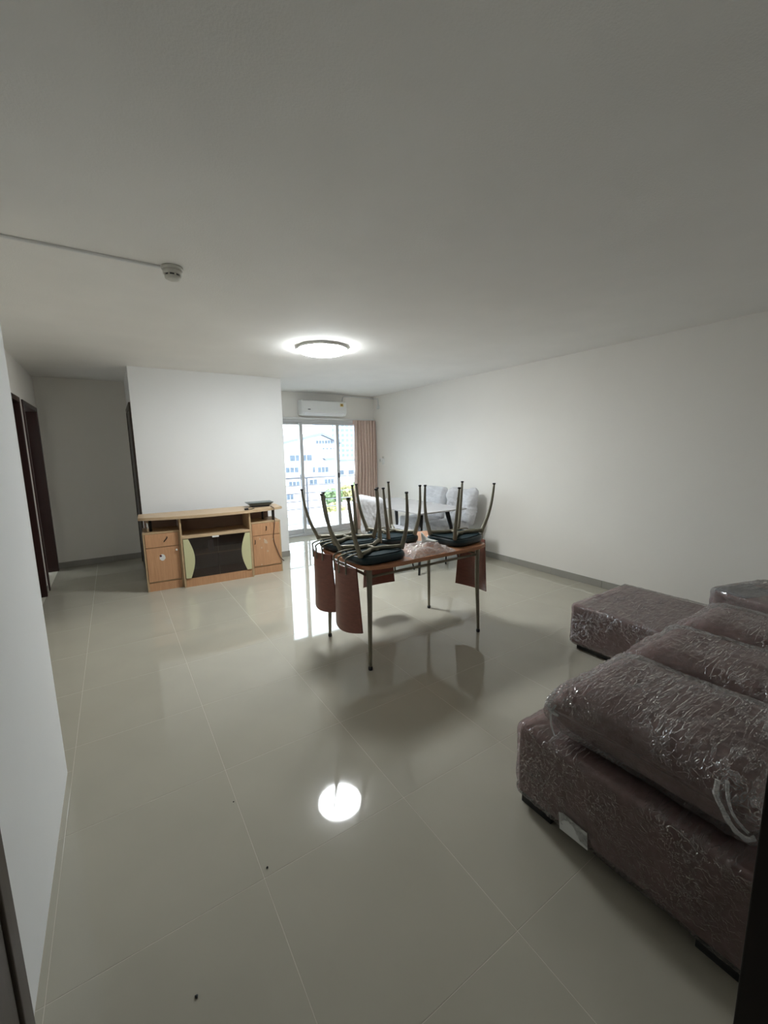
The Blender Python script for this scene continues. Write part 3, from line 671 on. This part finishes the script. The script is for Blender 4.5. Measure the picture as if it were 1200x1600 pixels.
# ------------------------------------------------------------------ far dining set
ft = thing('dining_table', 'pale stone-topped dining table on slanted black legs near the curtain', 'table', (3.235, 4.40, 0))
obj('table_top', prism(BM(), rrect(-.375, .375, -.75, .75, .03), .728, .745, 'xy', .003), m_stone, ft)
bm = BM(); bx(bm, -.28, .28, -.57, -.54, .700, .7275); bx(bm, -.28, .28, .54, .57, .700, .7275); bx(bm, -.015, .015, -.54, .54, .700, .7275); obj('frame', bm, m_blackmetal, ft)
for s in (-1, 1):
    for q in (-1, 1):
        obj('leg', tube(BM(), [(s * .20, q * .555, .7275), (s * .335, q * .685, 0.0)], [.030, .014], 10), m_blackmetal, ft, True)
def far_chair(label, x, y, a, seed, cover_bulge):
    r = thing('wrapped_chair', label, 'chair', (x, y, 0), math.radians(a), 'new chairs wrapped in plastic round the pale table')
    # upright, back towards -y
    obj('seat', rbox(-.20, .20, -.20, .22, .40, .47, .03, (6, 6, 2)), m_grey, r, True)
    def lean(p, n_): return Vector((p.x, p.y - (p.z - .45) * .16 + .12 * p.x * p.x, p.z))
    obj('backrest', rbox(-.20, .20, -.235, -.185, .46, .89, .024, (8, 2, 8), lean), m_grey, r, True)
    for s in (-1, 1):
        for q in (-1, 1): obj('leg', tube(BM(), [(s * .15, q * .14, .40), (s * .215, q * .215, 0)], [.014, .009], 8), m_blackmetal, r, True)
    def cv(p, n_):
        k = crinkle(Vector((p.x, p.y, p.z * .35)), 8, seed); k2 = noise.noise(p * 3 + Vector((seed, 0, 0))); k3 = crinkle(p, 16, seed)
        b2 = lean(p, n_); out_ = n_ * (.012 + cover_bulge * (.016 * k + .035 * k2 + .008 * k3)) + Vector((0, -.02 * cover_bulge * max(0, .6 - p.z), 0))
        return b2 + out_
    c1 = obj('plastic_cover', rbox(-.212, .212, -.25, -.172, .47, .905, .03, (40, 6, 40), cv), m_cover, r, True)
    def cs(p, n_):
        k = crinkle(Vector((p.x, p.y, p.z * .3)), 9, seed + 3)
        dr_ = .12 * max(0, (.44 - p.z)) / .2
        return Vector((p.x * (1 + dr_), p.y * (1 + dr_), p.z - (.08 * noise.noise(Vector((p.x * 5, p.y * 5, seed))) if p.z < .32 else 0))) + n_ * (.01 + .02 * k)
    obj('seat_cover', rbox(-.215, .215, -.17, .24, .26, .485, .03, (36, 36, 18), cs), m_cover, r, True)
    return r
far_chair('plastic-wrapped chair on the side of the pale table away from the right wall', 2.78, 4.15, -90, 1.3, 1.0)
far_chair('plastic-wrapped chair with crumpled bulging cover by the right wall, at the pale table', 3.69, 4.11, 90, 4.1, 1.7)
far_chair('plastic-wrapped chair with smooth grey back by the right wall, nearer the curtain', 3.69, 4.67, 90, 7.7, .4)

# ------------------------------------------------------------------ sofa in stretch film
def wrapbox(x0, x1, y0, y1, z0, z1, r, n, seed, amp, m, parent, name='plastic_wrap', pad=.006):
    def fn(p, nn):
        k = crinkle(p, 7, seed); k2 = crinkle(Vector((p.x * .5 + p.y * .4, p.y - p.x * .6, p.z * 1.2)), 26, seed + 2); k3 = crinkle(p, 44, seed)
        return p + nn * (amp * (.5 * k + .6 * k2 * max(0, k) + .25 * k3) + amp * .3)
    return obj(name, rbox(x0 - pad, x1 + pad, y0 - pad, y1 + pad, z0 - .002, z1 + pad, r + pad, n, fn), m, parent, True)
def soft(seed, a):
    return lambda p, nn: p + nn * a * noise.noise(p * 4 + Vector((seed, seed, 0)))
so = thing('sofa_section', 'plum velvet sofa base in stretch film with three loose cushions on top', 'sofa', (1.99, .575, 0))
obj('body', rbox(-.695, .682, -.405, .425, .048, .355, .022, (14, 10, 6), soft(1, .005)), m_plum, so, True)
for x, y in ((-.62, .355), (-.62, -.27), (.62, .355), (.62, -.27)):
    obj('foot', box(x - .06, x + .06, y - (.085 if y > 0 else .05), y + .055, 0, .0475, bev=.003), m_black, so)
wrapbox(-.695, .682, -.405, .425, .048, .355, .022, (150, 96, 36), 2.0, .007, m_wrap, so)
obj('paper_label', prism(BM(), [(.105, .052), (.215, .048), (.222, .112), (.205, .122), (.11, .118)], -.7075, -.7065, 'yz'), m_paper, so)
cs_ = thing('chaise_section', 'plum chaise section in stretch film by the right wall', 'sofa', (3.075, .99, 0))
obj('body', rbox(-.37, .37, -.66, .67, .046, .338, .018, (10, 14, 6), soft(4, .004)), m_plum, cs_, True)
obj('plinth', box(-.335, .335, -.62, .64, 0, .0455, bev=.003), m_black, cs_)
wrapbox(-.37, .37, -.66, .67, .046, .338, .018, (84, 140, 32), 5.0, .006, m_wrap, cs_)
def cushion(label, x, y, z, hx, hy, t, tilt, rz, seed, dense):
    r = thing('sofa_cushion', label, 'cushion', (x, y, z), rz, 'film-wrapped cushions on the plum sofa'); r.rotation_euler = (tilt[0], tilt[1], rz)
    def build(n, pad, amp):
        bm = BM(); top = {}; bot = {}
        for i in range(n + 1):
            for j in range(n + 1):
                u = math.sin((i / n * 2 - 1) * PI / 2); v = math.sin((j / n * 2 - 1) * PI / 2)
                hgt = (max(0, 1 - u ** 6) * max(0, 1 - v ** 6)) ** .42
                pin = 1 - .035 * (1 - abs(u)) * abs(v) ** 3 * 2; pin2 = 1 - .03 * (1 - abs(v)) * abs(u) ** 3 * 2
                X = u * (hx + pad) * pin2; Yq = v * (hy + pad) * pin
                edge = (i in (0, n)) or (j in (0, n))
                for sgn, D in ((1, top), (-1, bot)):
                    if edge and sgn < 0: D[i, j] = top[i, j]; continue
                    zz = t + sgn * (t * hgt + pad * .8 * hgt)
                    p = Vector((X, Yq, zz))
                    if amp:
                        k = crinkle(p + Vector((0, 0, sgn * .3)), 8, seed) * .5 + crinkle(Vector((p.x * .5 + p.y * .3, p.y - p.x * .5, p.z)), 26, seed + 4) * .4 + crinkle(p, 46, seed) * .3 * abs(v)
                        p = p + Vector((u * .4, v * .4, sgn)).normalized() * amp * k * (1 + 1.6 * abs(v) ** 3)
                    else: p.z += sgn * .006 * noise.noise(p * 5 + Vector((seed, 0, 0)))
                    if sgn < 0 : p.z = max(p.z, .001 if pad == 0 else .0005)
                    D[i, j] = bm.verts.new(p)
        for i in range(n):
            for j in range(n):
                bm.faces.new((top[i, j], top[i + 1, j], top[i + 1, j + 1], top[i, j + 1])); bm.faces.new((bot[i, j], bot[i, j + 1], bot[i + 1, j + 1], bot[i + 1, j]))
        return bm
    obj('pillow', build(28, 0, 0), m_plum, r, True)
    # welt along the seam
    pts = [(hx * .985 * a, hy * .985 * b_, t) for a, b_ in ((-1, -1), (-.96, 0), (-1, 1), (0, .965), (1, 1), (.96, 0), (1, -1), (0, -.965), (-1, -1))]
    obj('welt', tube(BM(), pts, .006, 6), m_plum, r, True)
    obj('plastic_wrap', build(120, .010, .009), dense, r, True)
    return r
ZS = .371
c1_ = cushion('wrapped plum cushion at the open end of the sofa, its film bunched at the corners', 1.600, .575, ZS, .270, .315, .105, (0, 0), 0, 3.0, m_wrap2)
cushion('wrapped plum cushion in the middle of the row of three', 2.130, .585, ZS, .238, .310, .105, (0, 0), 0, 6.0, m_wrap)
cushion('wrapped plum cushion beside the chaise, end of the row of three', 2.628, .585, ZS, .238, .310, .105, (0, 0), 0, 8.5, m_wrap)
m_fold = glassy('film_fold', (.95, .95, .95), 1.6, .08, .45, (.85, .84, .83), .4, 40., 1.0, .05)
for pts_, rad_ in ((((1.318, .352, .560), (1.312, .350, .520), (1.306, .330, .490), (1.300, .305, .462), (1.305, .278, .448), (1.318, .262, .455)), .008),
                   (((1.330, .335, .565), (1.318, .325, .52), (1.310, .305, .485), (1.312, .275, .462)), .005),
                   (((1.345, .862, .500), (1.325, .872, .470), (1.322, .868, .420), (1.335, .860, .372)), .006),
                   (((1.40, .885, .515), (1.36, .890, .495), (1.33, .885, .475), (1.322, .84, .470)), .007)):
    q_ = [Vector(p) - Vector((1.605, .575, ZS)) for p in pts_]; sp = spline(q_, 8)
    obj('film_fold', tube(BM(), [p + Vector((0, 0, .003 * noise.noise(p * 90))) for p in sp], [rad_ * (.75 + .5 * abs(noise.noise(p * 60))) for p in sp], 7, .6), m_fold, c1_)
ar = thing('sofa_bolster', 'wrapped plum backrest block with a grey sheet lying on the chaise', 'cushion', (3.50, .66, .3555), -.3)
obj('block', rbox(-.27, .25, -.36, .32, .001, .135, .03, (8, 10, 4), soft(8, .01)), m_plum, ar, True)
obj('grey_sheet', rbox(-.26, .05, .12, .315, .139, .146, .003, (8, 6, 1), lambda p, nn: p + Vector((0, 0, .012 * noise.noise(p * 8)))), m_grey, ar, True)
wrapbox(-.27, .25, -.36, .32, .004, .15, .03, (60, 70, 20), 9.0, .010, m_wrap2, ar)

# ------------------------------------------------------------------ crumbs on the floor
for k, (x, y, s, lb) in enumerate(((.051, 1.066, .006, 'black crumb of dirt in the middle of the near floor tile'), (.325, 1.308, .005, 'dark crumb of dirt next to the tile joint crossing'), (.293, 1.668, .004, 'tiny dark crumb beside the long tile joint'))):
    bm = BM(); bmesh.ops.create_icosphere(bm, subdivisions=1, radius=s)
    for v in bm.verts: v.co = Vector((v.co.x * random.uniform(.7, 1.2), v.co.y * random.uniform(.6, 1.1), max(0, v.co.z * .6 + s * .4)))
    tag(obj('dirt_crumb', bm, m_black, None, False, (x, y, 0)), lb, 'crumb')
